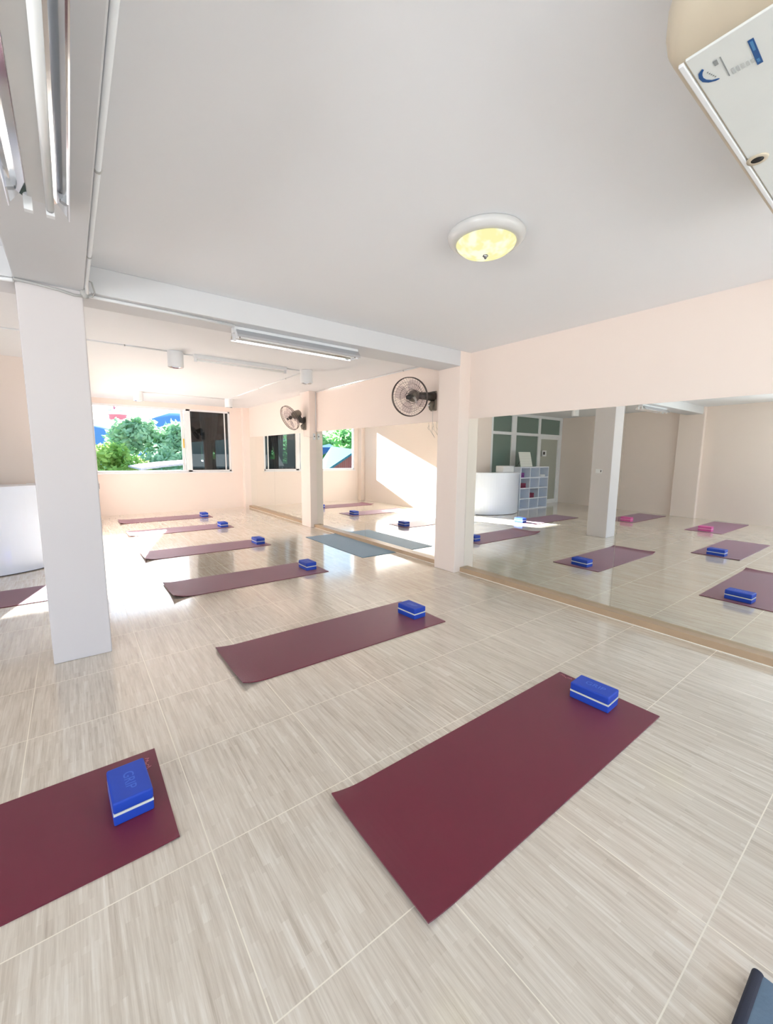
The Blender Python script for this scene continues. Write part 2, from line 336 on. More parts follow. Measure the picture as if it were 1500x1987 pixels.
# partition wall with glazed part, cream solid part beside it
PX = [-4.45, -3.48, -3.38, -2.28, -2.08, -1.25, -1.17]
struct('wall_partition', MB().box(-1.30, SX-.12, YP, YP+.12, 0, CZ), 'wall')
fr = MB()
for a, b in ((-4.86, -4.74), (-3.66, -3.56), (-2.45, -2.24), (-1.40, -1.30)): fr.box(a, b, YP+.02, YP+.10, 0, CZ)
for a, b in ((-4.74, -3.66), (-3.56, -2.45), (-2.24, -1.40)):
    fr.box(a, b, YP+.02, YP+.10, 2.10, 2.18).box(a, b, YP+.02, YP+.10, CZ-.08, CZ)
    fr.box(a, b, YP+.02, YP+.10, 0, .05)
pf = struct('window_5', fr, 'frame', bevel=.004)
for a, b, z0, z1 in ((-4.74, -3.66, 2.18, CZ-.08), (-3.56, -2.45, 2.18, CZ-.08), (-2.24, -1.40, 2.18, CZ-.08), (-3.56, -2.45, .05, 2.10), (-2.24, -1.40, .05, 2.10)):
    MB().box(a, b, YP+.055, YP+.065, z0, z1).build('pane', 'greenglass', pf)
dr = MB().box(-4.74, -4.67, YP+.03, YP+.09, .05, 2.10).box(-3.72, -3.66, YP+.03, YP+.09, .05, 2.10).box(-4.67, -3.72, YP+.03, YP+.09, .05, .13).box(-4.67, -3.72, YP+.03, YP+.09, 2.03, 2.10)
door = struct('door_1', dr, 'frame')
MB().box(-4.67, -3.72, YP+.055, YP+.065, .13, 2.03).build('pane', 'clearglass', door)
MB().box(-3.98, -3.78, YP-.01, YP+.03, 1.50, 1.68).build('door_lock', 'white', door)
MB().box(-3.90, -3.80, YP-.015, YP-.01, 1.55, 1.64).build('keypad', 'dark', door)
tag(MB().box(-3.15, -2.92, YP+.035, YP+.053, 1.42, 1.52).build('wall_sign', 'sign'), 'small grey notice stuck on green glass partition', 'sign')
struct('wall_corridor', MB().box(-5.3, SX-.12, YP+2.4, YP+2.5, 0, CZ).box(SX-.14, SX-.121, YP+.12, YP+2.4, 0, CZ), 'stair')
# beams and columns
BY0, BY1, BZ = 3.585, 3.95, 2.545
struct('beam_cross', MB().box(-.2, 3.80, BY0, BY1, BZ, CZ).box(XL+.1, -.2, BY0, BY1, BZ, CZ), 'beam', bevel=.006, label='white cross beam under the ceiling')
struct('beam_long', MB().box(-.2, .155, YN, BY0, BZ, CZ), 'beam', bevel=.006, label='white ceiling beam running over the left pillar')
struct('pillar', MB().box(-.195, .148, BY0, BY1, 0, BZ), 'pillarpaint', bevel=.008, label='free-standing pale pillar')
struct('pillar', MB().box(3.80, XR, BY0, BY1, 0, CZ), 'wall', bevel=.006, label='peach pillar in the mirror wall by the cross beam')
struct('pillar', MB().box(3.83, XR, 7.62, 8.03, 0, CZ), 'wall', bevel=.006, label='narrow peach pillar between the far mirrors')
struct('pillar', MB().box(3.81, XR, 11.52, YF, 0, CZ), 'wall', bevel=.004)
struct('pillar', MB().box(SX, .31, 11.5, YF, 0, CZ), 'wall', bevel=.004)
struct('pillar', MB().prism([(lx(3.55)-.02, 3.55), (lx(3.55)+.13, 3.55), (lx(4.1)+.13, 4.1), (lx(4.1)-.02, 4.1)], 0, CZ), 'wall', bevel=.006)
# skirting under the mirrors
SKX, SKH = 3.905, .062
for k, (a, b) in enumerate(((YN, BY0), (BY1, 7.62), (8.03, 11.52))):
    struct('baseboard_right.%03d' % k if k else 'baseboard_right', MB().box(SKX, XR, a, b, 0, SKH), 'skirt', bevel=.003)
    struct('trim_%d' % (k+1), MB().box(SKX-.007, SKX, a, b, 0, .005), 'caulk')

# garden window frame
F = MB(); y0, y1 = YF+.01, YF+.09
F.box(WX0, WX1, y0, y1, WZ0, WZ0+.045).box(WX0, WX1, y0, y1, WZ1-.045, WZ1).box(WX0, WX0+.04, y0, y1, WZ0, WZ1).box(WX1-.05, WX1, y0, y1, WZ0, WZ1)
F.box(2.43, 2.53, y0, y1, WZ0, WZ1)
win = struct('window_1', F, 'frame', bevel=.003)
sash = MB().box(2.31, 2.37, y0+.01, y1-.02, WZ0+.045, WZ1-.045).box(2.385, 2.43, y0+.02, y1-.01, WZ0+.045, WZ1-.045)
sash.build('sash', 'frame', win)
MB().box(3.37, 3.395, y0+.01, y1-.02, WZ0+.045, WZ1-.045).build('sash', 'frame', win)
MB().box(2.53, 3.47, YF+.05, YF+.056, WZ0+.045, WZ1-.045).build('pane', 'darkglass', win)
MB().box(2.335, 2.36, YF-.012, y0+.01, 1.62, 1.85).build('handle', 'amber', win)
MB().box(WX0-.02, WX1+.02, YF-.035, YF+.01, WZ0-.03, WZ0).build('sill', 'frame', win)

# dark neighbouring room seen through the tinted pane
dm = MB()
def aw(y): return 2.50+(y-11.84)*.24
P_ = [(2.50, 11.84), (5.25, 11.84), (5.25, 15), (aw(15), 15)]
dm.prism(P_, .55, .6).prism(P_, 2.9, 2.95).box(5.2, 5.25, YF+.14, 15, .6, 2.9)
for a, b, z0, z1 in ((11.84, 12.15, .6, 2.9), (13.9, 15, .6, 2.9), (12.15, 13.9, .6, 1.2), (12.15, 13.9, 2.3, 2.9)): dm.prism([(aw(a), a), (aw(a)+.04, a), (aw(b)+.04, b), (aw(b), b)], z0, z1)
dm.box(aw(15), 3.5, 14.9, 15, .6, 2.9).box(4.3, 5.2, 14.9, 15, .6, 2.9).box(3.5, 4.3, 14.9, 15, .6, 1.22).box(3.5, 4.3, 14.9, 15, 1.78, 2.9)
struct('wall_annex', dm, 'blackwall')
def drape(name, poly, y, mat, label):
    """hanging cloth with folds; poly = (z, x_left, x_right) rows"""
    mb = MB(); n = 36; rings = []
    for z, a, b in poly: rings.append([(a+(b-a)*k/n, y+.018*math.sin(k*.9+z), z) for k in range(n+1)])
    back = [[(p[0], p[1]+.006, p[2]) for p in r] for r in rings]
    mb.loft(rings, False, False, True); mb.loft(back, False, False, True)
    o = mb.build(name, mat); tag(o, label, 'curtain', 'curtains behind the tinted window pane'); return o
drape('curtain', [(2.6, 2.80, 3.3), (2.0, 2.82, 3.22), (1.5, 2.84, 3.1), (1.05, 2.86, 3.08)], YF+.22, 'drape', 'pale grey curtain hanging behind the tinted window pane')
drape('curtain', [(2.02, 3.02, 3.62), (1.7, 3.12, 3.62), (1.35, 3.22, 3.62), (1.33, 3.05, 3.62), (1.03, 3.05, 3.62)], YF+.30, 'tealdrape', 'dark teal tied curtain low behind the tinted window pane')

# ------------------------------------------------------------------ mirrors
def mirror(y0, y1, label, z1=1.935):
    t = tag(MB().box(XR-.008, XR-.0005, y0+.0015, y1-.0015, SKH+.001, z1).build('wall_mirror', 'mirror'), label, 'mirror', 'mirror panels along the right wall')
    return t
mirror(-.33, 1.737, 'wall mirror panel nearest the right edge of the photo')
mirror(1.737, BY0-.001, 'wall mirror panel beside the peach pillar, showing the white desk')
mirror(BY1+.001, 5.862, 'wall mirror panel behind the blue mat, showing the sunlit wall')
mirror(5.862, 7.619, 'wall mirror panel showing the teal roof outside')
mirror(8.031, 9.82, 'far wall mirror panel just beyond the narrow pillar')
mirror(9.82, 11.519, 'farthest wall mirror panel by the window corner')

# ------------------------------------------------------------------ mats and blocks
def make_mat(x0, x1, y0, y1, mat, label, lift=(), group='burgundy yoga mats laid in rows'):
    """lift: (sx, sy, height, length) - a corner or an end that curls off the floor; sx,sy in -1,0,1"""
    cx, cy = (x0+x1)/2, (y0+y1)/2; L, W = x1-x0, y1-y0; nx, ny = 60, 20; t = .006
    def zl(u, v):
        z = .0008
        for sx, sy, h, ln in lift:
            d = (1-u if sx > 0 else u)*L if sx else 0
            e = (1-v if sy > 0 else v)*W if sy else 0
            q = max(0, 1-math.hypot(d, e*.8)/ln); z += h*q*q
        return z
    mb = MB(); N = nx+1
    top = [((i/nx-.5)*L, (j/ny-.5)*W, zl(i/nx, j/ny)+t) for j in range(ny+1) for i in range(nx+1)]
    bot = [((i/nx-.5)*L, (j/ny-.5)*W, zl(i/nx, j/ny)) for j in range(ny+1) for i in range(nx+1)]
    fs = []; B = len(top)
    for j in range(ny):
        for i in range(nx):
            a = j*N+i; fs.append((a, a+1, a+N+1, a+N)); fs.append((B+a, B+a+N, B+a+N+1, B+a+1))
    for i in range(nx):
        fs.append((i, B+i, B+i+1, i+1)); a = ny*N+i; fs.append((a, a+1, B+a+1, B+a))
    for j in range(ny):
        a = j*N; fs.append((a, a+N, B+a+N, B+a)); a = j*N+nx; fs.append((a, B+a, B+a+N, a+N))
    mb.add(top+bot, fs, False)
    o = mb.build('yoga_mat', mat); o.location = (cx, cy, 0)
    tag(o, label, 'yoga mat', group); return o
LE = ((-1, 0, .016, .16), (-1, -1, .012, .2))
m1 = make_mat(.795, 2.598, .81, 1.425, 'mat', 'large burgundy yoga mat in the foreground, right of centre', ((-1, 0, .012, .14), (-1, 1, .012, .2)))
m0 = make_mat(-1.57, .232, 1.612, 2.222, 'mat', 'burgundy yoga mat cut by the left edge, nearest the camera on that side', ((1, -1, .006, .15),))
make_mat(.776, 2.588, 2.525, 3.16, 'mat', 'burgundy yoga mat just left of the pillar foot, second from the camera', LE)
make_mat(.742, 2.532, 4.555, 5.19, 'mat', 'burgundy yoga mat with a curled near corner, third from the camera', ((-1, 0, .012, .14), (-1, -1, .03, .25)))
make_mat(.73, 2.532, 6.475, 7.08, 'mat', 'burgundy yoga mat half lost in glare, fourth from the camera', LE)
make_mat(.74, 2.56, 8.53, 9.14, 'mat', 'burgundy yoga mat whose end vanishes in the sun patch, fifth from the camera', LE)
make_mat(.738, 2.59, 10.19, 10.82, 'mat', 'burgundy yoga mat farthest away, below the garden window', LE)
make_mat(-1.95, -.06, 5.24, 5.87, 'mat', 'burgundy yoga mat passing behind the free-standing pillar, part in sun')
make_mat(-4.12, -2.2, 2.45, 3.08, 'matpurple', 'plum yoga mat seen only in the mirror, under the pink block', group='plum yoga mat')
make_mat(-4.15, -2.2, 4.1, 4.75, 'mat', 'burgundy yoga mat seen only in the mirror, beside the reflected pillar')
bm = make_mat(-.925, .925, -.305, .305, 'matblue', 'teal blue yoga mat lying along the mirror skirting', ((-1, 1, .004, .1),), 'teal blue yoga mat')
bm.location = (3.593, 5.83, 0); bm.rotation_euler = (0, 0, math.radians(-90.2))
# pale print on the mats beside the blocks
def mat_print(parent, x, y):
    mb = MB()
    for k in range(5):
        a = k*.016; mb.tube([(x+.010*math.sin(k*2.1), y+a, .0075), (x+.012+.008*math.cos(k*1.7), y+a+.007, .0078), (x+.002, y+a+.013, .0075)], .0018, 5)
    mb.build('printed_logo', 'print', parent)
mat_print(m1, .86, .205); mat_print(m0, .85, .17)

def text_obj(txt, size, loc, rz, mat, parent, name='lettering', depth=.0006, rot=None):
    cu = bpy.data.curves.new(name, 'FONT'); cu.body = txt; cu.size = size; cu.extrude = depth; cu.align_x = 'CENTER'; cu.align_y = 'CENTER'
    tmp = bpy.data.objects.new('tmp', cu); COL.objects.link(tmp)
    dg = bpy.context.evaluated_depsgraph_get(); me = bpy.data.meshes.new_from_object(tmp.evaluated_get(dg)); bpy.data.objects.remove(tmp)
    me.name = name; me.materials.clear(); me.materials.append(MAT[mat]); o = bpy.data.objects.new(name, me); COL.objects.link(o)
    o.parent = parent; o.location = loc; o.rotation_euler = rot if rot else (0, 0, rz); return o
BH, BL, BW = .098, .228, .142
def make_block(mat, stripe, letters):
    t = thing('yoga_block', (0, 0, 0), 'block', 'yoga block')
    MB().rbox(-BW/2, BW/2, -BL/2, BL/2, 0, BH*.44, .006).build('lower_half', mat, t)
    MB().box(-BW/2+.0004, BW/2-.0004, -BL/2+.0004, BL/2-.0004, BH*.43, BH*.53).build('stripe', stripe, t)
    MB().rbox(-BW/2, BW/2, -BL/2, BL/2, BH*.52, BH, .008).build('upper_half', mat, t)
    if letters: text_obj('GRIP', .055, (0, -.005, BH+.0001), math.radians(-90), 'emboss', t)
    return t
bb = make_block('blue', 'stripe', True); pb = make_block('pink', 'pinkstripe', False)
used = set()
def place(proto, x, y, rz, label, group, z=.0068):
    o = proto if proto.name not in used else copy_tree(proto); used.add(proto.name)
    o.location = (x, y, z); o.rotation_euler = (0, 0, math.radians(rz)); o['label'] = label; o['group'] = group; return o
for k in ('mat', 'matpurple', 'matblue'):
    p_ = [n for n in MAT[k].node_tree.nodes if n.type == 'BSDF_PRINCIPLED'][0]
    p_.inputs['Sheen Weight'].default_value = .35; p_.inputs['Sheen Roughness'].default_value = .35; p_.inputs['Sheen Tint'].default_value = (.92, .86, 1, 1)
G = 'blue striped yoga blocks on the mats'
place(bb, 2.440, 1.115, 3, 'blue yoga block on the large foreground mat', G)
place(bb, .100, 1.925, 2, 'blue yoga block on the mat cut by the left edge', G)
place(bb, 2.440, 2.822, 3, 'blue yoga block on the mat second from the camera', G)
place(bb, 2.375, 4.838, 1, 'blue yoga block on the mat third from the camera', G)
place(bb, 2.405, 6.720, 2, 'blue yoga block on the half-glared fourth mat', G)
place(bb, 2.390, 8.690, 2, 'blue yoga block on the fifth mat, by the sun patch', G)
place(bb, 2.430, 10.36, 0, 'blue yoga block on the farthest mat below the window', G)
place(bb, -.12, 5.62, 0, 'blue yoga block reflected beside the foot of the white desk', G)
place(pb, -2.36, 2.76, 0, 'pink yoga block on the plum mat reflected in the mirror', 'pink yoga blocks')
place(pb, -2.38, 4.30, 0, 'pink yoga block reflected right behind the pillar', 'pink yoga blocks')

# cushion in the lower right corner
t = thing('floor_cushion', (1.2, -.15, 0), 'slate blue cushion with navy binding on the floor at the lower right corner', 'cushion')
MB().rbox(-.35, .246, -.4, .296, 0.0, .046, .012, 4).build('cover', 'slate', t)
MB().rbox(-.36, .25, .284, .312, 0.0, .050, .012, 5).build('binding', 'navy', t)

# ------------------------------------------------------------------ fans
def make_fan(loc, head, facing, label, cords, knob=True):
    """wall fan; loc on the wall, head centre offset in local coords, facing vector of the grille"""
    t = thing('wall_fan', loc, label, 'fan', 'wall fans above the mirrors')
    f = Vector(facing).normalized(); up = Vector((0, 0, 1)); rx = f.cross(up).normalized(); u = rx.cross(f)
    # local +Y of the head frame points backwards (towards the motor)
    H = Matrix((rx, -f, u)).transposed().to_4x4(); H.translation = Vector(head)
    mb = MB().rbox(-.028, 0, -.055, .055, -.14, .12, .012); mb.build('wall_plate', 'fanbody', t)
    hd = Vector(head) - f*.17
    mb = MB().tube([(-.02, 0, .05), (-.1, 0, .045), tuple(hd*.72+Vector((0, 0, .02))), tuple(hd)], [.07, .055, .045, .04], 12)
    mb.build('arm', 'fandark', t)
    mb = MB().tube([(-.02, 0, -.03), (-.07, 0, -.07), (-.06, 0, -.13)], [.04, .035, .02], 10); mb.build('control_box', 'fanbody', t)
    k = MB().tube([(-.09, 0, -.07), (-.107, 0, -.075)], .012, 10); k.build('switch_knob', 'white', t)
    prof = [(.001, .29), (.04, .287), (.066, .265), (.076, .21), (.078, .15), (.07, .11), (.03, .095), (.001, .095)]
    Hz = H @ Matrix.Rotation(math.radians(-90), 4, 'X')   # lathe z -> head y
    MB().lathe(prof, 24, Hz).build('motor_housing', 'fanbody', t)
    R = .245
    g = MB().ring(R, .0065, 0.0, 48, 6, H).ring(R, .005, .03, 48, 6, H)
    for q, y in ((.19, -.022), (.12, -.034), (.05, -.04)): g.ring(q, .0018, y, 36, 4, H)
    for k in range(44):
        a = 2*math.pi*k/44; tw = .55
        g.tube([(r*math.cos(a+tw*(1-r/R)), y, r*math.sin(a+tw*(1-r/R))) for r, y in ((.045, -.04), (.12, -.036), (.2, -.022), (R, 0))], .0011, 4, H, False)
    g.build('front_grille', 'wire', t)
    g = MB().ring(.16, .0018, .085, 36, 4, H).ring(.09, .003, .1, 30, 4, H)
    for k in range(36):
        a = 2*math.pi*k/36
        g.tube([(r*math.cos(a), y, r*math.sin(a)) for r, y in ((.07, .1), (.16, .085), (.22, .055), (R, .025))], .0011, 4, H, False)
    g.build('rear_grille', 'wire', t)
    MB().lathe([(.001, .03), (.03, .028), (.034, .02), (.036, -.02), (.001, -.02)], 20, H @ Matrix.Translation((0, .03, 0)) @ Matrix.Rotation(math.radians(90), 4, 'X')).build('hub', 'fandark', t)
    MB().lathe([(.001, .004), (.016, .003), (.03, 0), (.03, -.003), (.001, -.004)], 20, H @ Matrix.Translation((0, -.043, 0)) @ Matrix.Rotation(math.radians(90), 4, 'X')).build('badge', 'dark', t)
    for k in range(4):
        a0 = k*math.pi/2+.4; rows = []
        for i in range(7):
            r = .03+.185*i/6; hw = .16+.42*math.sin(math.pi*min(1, (i+.6)/7.5))
            rows.append([(r*math.cos(a0+hw*s), .045+.022*s, r*math.sin(a0+hw*s)) for s in (-1, -.5, 0, .5, 1)])
        b = MB().loft(rows, False, False, True, H); b.loft([[(p[0], p[1]+.002, p[2]) for p in r] for r in rows], False, False, True, H)
        b.build('blade', 'blade', t)
    for pts in cords: MB().tube(pts, .0022, 5).build('pull_cord', 'grey', t)
    return t
W0 = Vector((XR, 4.25, 2.24))
hang = [[(-.05, -.03, -.13), (-.05, -.03, -.3), (-.052, -.02, -.42), (-.05, -.08, -.5), (-.05, .03, -.38), (-.05, .045, -.3)],
        [(-.05, -.10, -.28), (-.05, -.10, -.36), (-.05, -.14, -.4), (-.05, -.17, -.39)], [(-.05, .04, -.33), (-.05, .06, -.36), (-.05, .045, -.39)]]
make_fan((XR, 4.22, 2.22), (-.40, .05, .015), (-.90, -.47, -.22), 'black-rimmed wall fan high beside the cross beam pillar, cords hanging below', hang)
make_fan((3.829, 7.80, 2.11), (-.33, .02, .075), (-.80, -.14, -.42), 'wall fan mounted on the narrow pillar between the far mirrors', [[(-.03, 0, -.13), (-.03, .0, -.22), (-.04, -.02, -.27), (-.02, -.05, -.26), (.0, -.19, -.285), (.06, -.19, -.285)]])
for y, z, lab in ((7.60, 1.84, 'white switch box on the narrow pillar, with the fan cable'),):
    t = thing('switch_box', (3.93, y, z), lab, 'switch'); MB().rbox(-.025, .025, 0.0, .018, -.06, .06, .005).build('box', 'white', t)
    MB().box(-.008, .008, -.004, 0, -.012, .012).build('plug', 'dark', t)

# ------------------------------------------------------------------ fluorescent fittings
def make_fluoro(label, loc, rz):
    t = thing('fluorescent_light', loc, label, 'ceiling light', 'mirror-reflector fluorescent lights under the beams', rz)
    L = .62
    MB().box(-L, L, -.04, .04, -.045, 0).build('housing', 'white', t, .004)
    for s in (-1, 1):
        pts = [(.035, -.045), (.06, -.03), (.095, -.075), (.098, -.095), (.094, -.095), (.09, -.078), (.06, -.036), (.035, -.05)]
        MB().loft([[(x, s*a, z) for a, z in pts] for x in (-L+.01, L-.01)], True).build('reflector', 'metal', t)
    MB().box(-L+.01, L-.01, -.034, .034, -.049, -.0455).build('reflector_centre', 'lampbase', t)
    for s in (-1, 1):
        if s < 0: MB().tube([(-L+.05, s*.035, -.078), (L-.05, s*.035, -.078)], .014, 12).build('tube', 'tube', t)
        for e in (-1, 1): MB().box(e*(L-.022)-.014, e*(L-.022)+.014, s*.035-.014, s*.035+.014, -.10, -.045).build('tube_socket', 'white', t)
        for e in (-1, 1) if s < 0 else (): MB().tube([(e*(L-.06), s*.035, -.078), (e*(L-.035), s*.035, -.078)], .0134, 10).build('tube_cap', 'steel', t)
    return t
fl = make_fluoro('reflector strip light under the long beam, top left corner', (-.025, 1.745, BZ-.001), math.radians(90))
f2 = copy_tree(fl); f2.location = (1.80, 3.74, BZ-.001); f2.rotation_euler = (0, 0, 0); f2['label'] = 'reflector strip light slung under the cross beam'
f3 = copy_tree(f2); f3.location = (-1.85, 3.75, BZ-.001); f3['label'] = 'reflector strip light left of the free-standing pillar, seen in the mirror'
t = thing('fluorescent_light', (1.96, 5.84, CZ), 'plain white batten light on the back room ceiling', 'ceiling light')
MB().box(-.62, .62, -.03, .03, -.045, 0).build('housing', 'white', t, .003)
MB().tube([(-.58, 0, -.068), (.58, 0, -.068)], .013, 12).build('tube', 'tube', t)
for e in (-1, 1): MB().box(e*.6-.015, e*.6+.015, -.016, .016, -.09, -.045).build('tube_socket', 'white', t)

def make_spot():
    t = thing('surface_downlight', (0, 0, CZ), 's', 'ceiling light', 'white cylinder downlights on the ceiling')
    MB().lathe([(.001, 0), (.088, 0), (.09, -.004), (.09, -.186), (.087, -.19), (.08, -.188), (.078, -.16), (.001, -.16)], 32).build('can', 'white', t)
    MB().lathe([(.001, -.161), (.045, -.161), (.05, -.175), (.035, -.184), (.001, -.186)], 20).build('lamp', 'bulb', t)
    MB().lathe([(.05, -.163), (.076, -.187), (.074, -.188), (.048, -.165)], 24, caps=False).build('reflector', 'metal', t)
    return t
sp0 = make_spot()
for k, (x, y, lab) in enumerate(((1.13, 5.84, 'nearer left white cylinder downlight, by the batten light'), (2.90, 5.84, 'nearer right white cylinder downlight, where the ceiling conduits meet'),
        (1.20, 10.0, 'far left white cylinder downlight before the garden window'), (2.99, 9.95, 'far right white cylinder downlight before the garden window'), (-2.55, 5.84, 'white cylinder downlight reflected beside the glass partition'))):
    o = sp0 if k == 0 else copy_tree(sp0); o.location = (x, y, CZ); o['label'] = lab

# round lit ceiling lamp
t = thing('ceiling_lamp', (1.965, 1.69, CZ), 'round lit ceiling lamp with amber glass bowl and pale rim', 'ceiling light')
MB().lathe([(.001, 0), (.205, 0), (.215, -.012), (.212, -.03), (.195, -.048), (.172, -.056), (.165, -.05), (.001, -.05)], 48).build('base', 'lampbase', t)
MB().lathe([(.166, -.054), (.16, -.068), (.135, -.088), (.09, -.104), (.04, -.112), (.001, -.113)], 48, caps=False).build('glass_bowl', 'lampglass', t)
MB().lathe([(.001, -.112), (.014, -.113), (.016, -.118), (.009, -.124), (.007, -.13), (.001, -.134)], 16).build('finial', 'steel', t)

# ------------------------------------------------------------------ conduits
def conduit(name, pts, r, label, mat='white', clips=(), cat='conduit', group='white cable conduits on ceiling and beams'):
    t = thing(name, pts[0], label, cat, group); o = Vector(pts[0])
    MB().tube([tuple(Vector(p)-o) for p in pts], r, 10).build('pipe', mat, t)
    for c in clips:
        d = (Vector(pts[1])-Vector(pts[0])).normalized(); c0 = Vector(pts[0])+d*c-o
        MB().tube([tuple(c0-d*.006), tuple(c0+d*.006)], r*1.35, 10).build('clip', 'grey', t)
    return t
conduit('cable_conduit', [(.168, -1.8, BZ+.02), (.168, 3.45, BZ+.02), (.172, 3.54, BZ-.02)], .011, 'white conduit along the edge of the long beam', clips=(3.9, 4.8))
conduit('cable_conduit', [(.18, 3.60, BZ-.02), (.24, 3.63, BZ-.013), (.32, 3.63, BZ-.013), (1.17, 3.66, BZ-.013)], .011, 'white conduit under the cross beam, running to the strip light')
conduit('cable_conduit', [(-1.5, 5.84, CZ-.009), (1.04, 5.84, CZ-.009)], .008, 'thin ceiling conduit left of the nearer downlights', clips=(2.1,))
conduit('cable_conduit', [(1.22, 5.885, CZ-.009), (2.81, 5.885, CZ-.009)], .008, 'thin ceiling conduit behind the batten light')
conduit('cable_conduit', [(2.91, 5.93, CZ-.009), (2.985, 9.86, CZ-.009)], .008, 'thin ceiling conduit between the right-hand downlights', clips=(.7, 2.0))
conduit('cable_conduit', [(1.29, 10.0, CZ-.009), (2.90, 9.96, CZ-.009)], .008, 'thin ceiling conduit between the two far downlights')
conduit('cable_conduit', [(3.965, 3.96, CZ-.018), (3.965, 7.6, CZ-.018)], .008, 'thin conduit where the peach mirror wall meets the ceiling', clips=(.9, 2.3))
conduit('cable_conduit', [(3.965, 7.60, CZ-.03), (3.965, 7.60, 1.92)], .008, 'thin upright conduit down the narrow pillar to the switch box')
conduit('cable_conduit', [(-1.15, 3.60, BZ-.015), (-.25, 3.60, BZ-.015), (-.2, 3.57, BZ-.02)], .012, 'white conduit left of the free-standing pillar top')
t = thing('junction_box', (.160, 3.578, BZ-.01), 'grey cable junction clump at the top corner of the free-standing pillar', 'junction box')
MB().lathe([(.001, -.035), (.022, -.03), (.026, -.01), (.024, .02), (.001, .03)], 14).build('box', 'grey', t)
MB().box(.012, .03, -.03, -.012, -.008, .006).build('label_plate', 'white', t)
conduit('power_cable', [(-.2, 3.572, BZ-.012), (-.1, 3.568, BZ-.016), (.02, 3.568, BZ-.026), (.1, 3.568, BZ-.04), (.145, 3.57, BZ-.036)], .008, 'sagging grey cable across the top of the free-standing pillar', 'grey', cat='cable', group='loose cables at the pillar top')
conduit('power_cable', [(.172, 3.50, BZ+.05), (.20, 3.53, BZ+.05), (.215, 3.56, BZ+.0), (.20, 3.57, BZ-.03), (.17, 3.57, BZ-.035)], .005, 'thin looping grey cable beside the junction clump', 'grey', cat='cable', group='loose cables at the pillar top')

# ------------------------------------------------------------------ ceiling air conditioner
t = thing('air_conditioner', (1.85, .1, CZ), 'white ceiling air conditioner with blue stickers, top right corner', 'air conditioner')
def rr(x0, x1, y0, y1, z, r, n=6):
    out = []
    for (cx, cy, a0) in ((x1-r, y1-r, 0), (x0+r, y1-r, 90), (x0+r, y0+r, 180), (x1-r, y0+r, 270)):
        for k in range(n+1):
            a = math.radians(a0+90*k/n); out.append((cx+r*math.cos(a)-1.85, cy+r*math.sin(a)-.1, z-CZ))
    return out
lv = [(2.422, 1.24, .497, .02), (2.428, 1.222, .507, .035), (2.445, 1.19, .515, .06), (2.475, 1.16, .52, .09), (2.52, 1.15, .522, .11), (2.58, 1.165, .52, .12), (2.66, 1.21, .51, .12), (2.7195, 1.26, .50, .12)]
MB().loft([rr(a, 2.75-(a-1.24), -.22+(b-.497)*-1, b, z, r) for z, a, b, r in lv], True, smooth=True).build('shell', 'cream', t)
AZ = 2.4205-CZ
MB().box(1.245-1.85, 2.74-1.85, -.215-.1, .478-.1, AZ-.004, AZ+.004).build('underside_panel', 'panel', t, .002)
MB().box(1.25-1.85, 2.74-1.85, .482-.1, .494-.1, AZ-.006, AZ+.003).build('front_lip', 'white', t, .002)
ZB = AZ-.0045
def AP(x, y): return (x-1.85, y-.1)
def decal(name, poly, mat, dz=0): MB().prism([AP(x, y) for x, y in poly], ZB-.0008-dz, ZB-dz).build(name, mat, t)
decal('blue_arc', [(1.298, .459), (1.307, .469), (1.322, .4725), (1.341, .470), (1.354, .461), (1.362, .449), (1.363, .441), (1.360, .442), (1.353, .454), (1.341, .462), (1.329, .465), (1.318, .464), (1.309, .461), (1.304, .457)], 'logo')
decal('blue_bar', [(1.297, .373), (1.297, .3625), (1.389, .3635), (1.389, .374)], 'logo')
decal('bar_mark', [(1.302, .3705), (1.303, .365), (1.336, .366), (1.335, .3705)], 'logolight', .0004)
decal('bar_mark', [(1.367, .3715), (1.367, .3665), (1.380, .3665), (1.380, .3715)], 'logolight', .0004)
decal('grey_line', [(1.294, .4235), (1.294, .4215), (1.372, .4225), (1.372, .4245)], 'logogrey')
decal('grey_square', [(1.296, .437), (1.296, .429), (1.313, .430), (1.313, .437)], 'logogrey')
for k in range(5): decal('grey_mark', [(1.352+.002*k, .416-.009*k), (1.352+.002*k, .411-.009*k), (1.374, .411-.009*k), (1.374, .416-.009*k)], 'logofaint')
for k in range(5): decal('grey_dot', [(1.318+.007*k, .455-.002*k), (1.318+.007*k, .452-.002*k), (1.321+.007*k, .452-.002*k), (1.321+.007*k, .455-.002*k)], 'logogrey')
hx, hy = 1.803-1.85, .458-.1
T0 = Matrix.Translation((hx, hy, ZB))
MB().lathe([(.016, -.003), (.026, -.004), (.028, .002), (.016, .003)], 28, T0, caps=False).build('drain_ring', 'cream', t)
MB().lathe([(.001, -.002), (.0175, -.0022), (.0175, .001), (.001, .001)], 20, T0).build('drain_hole', 'black', t)

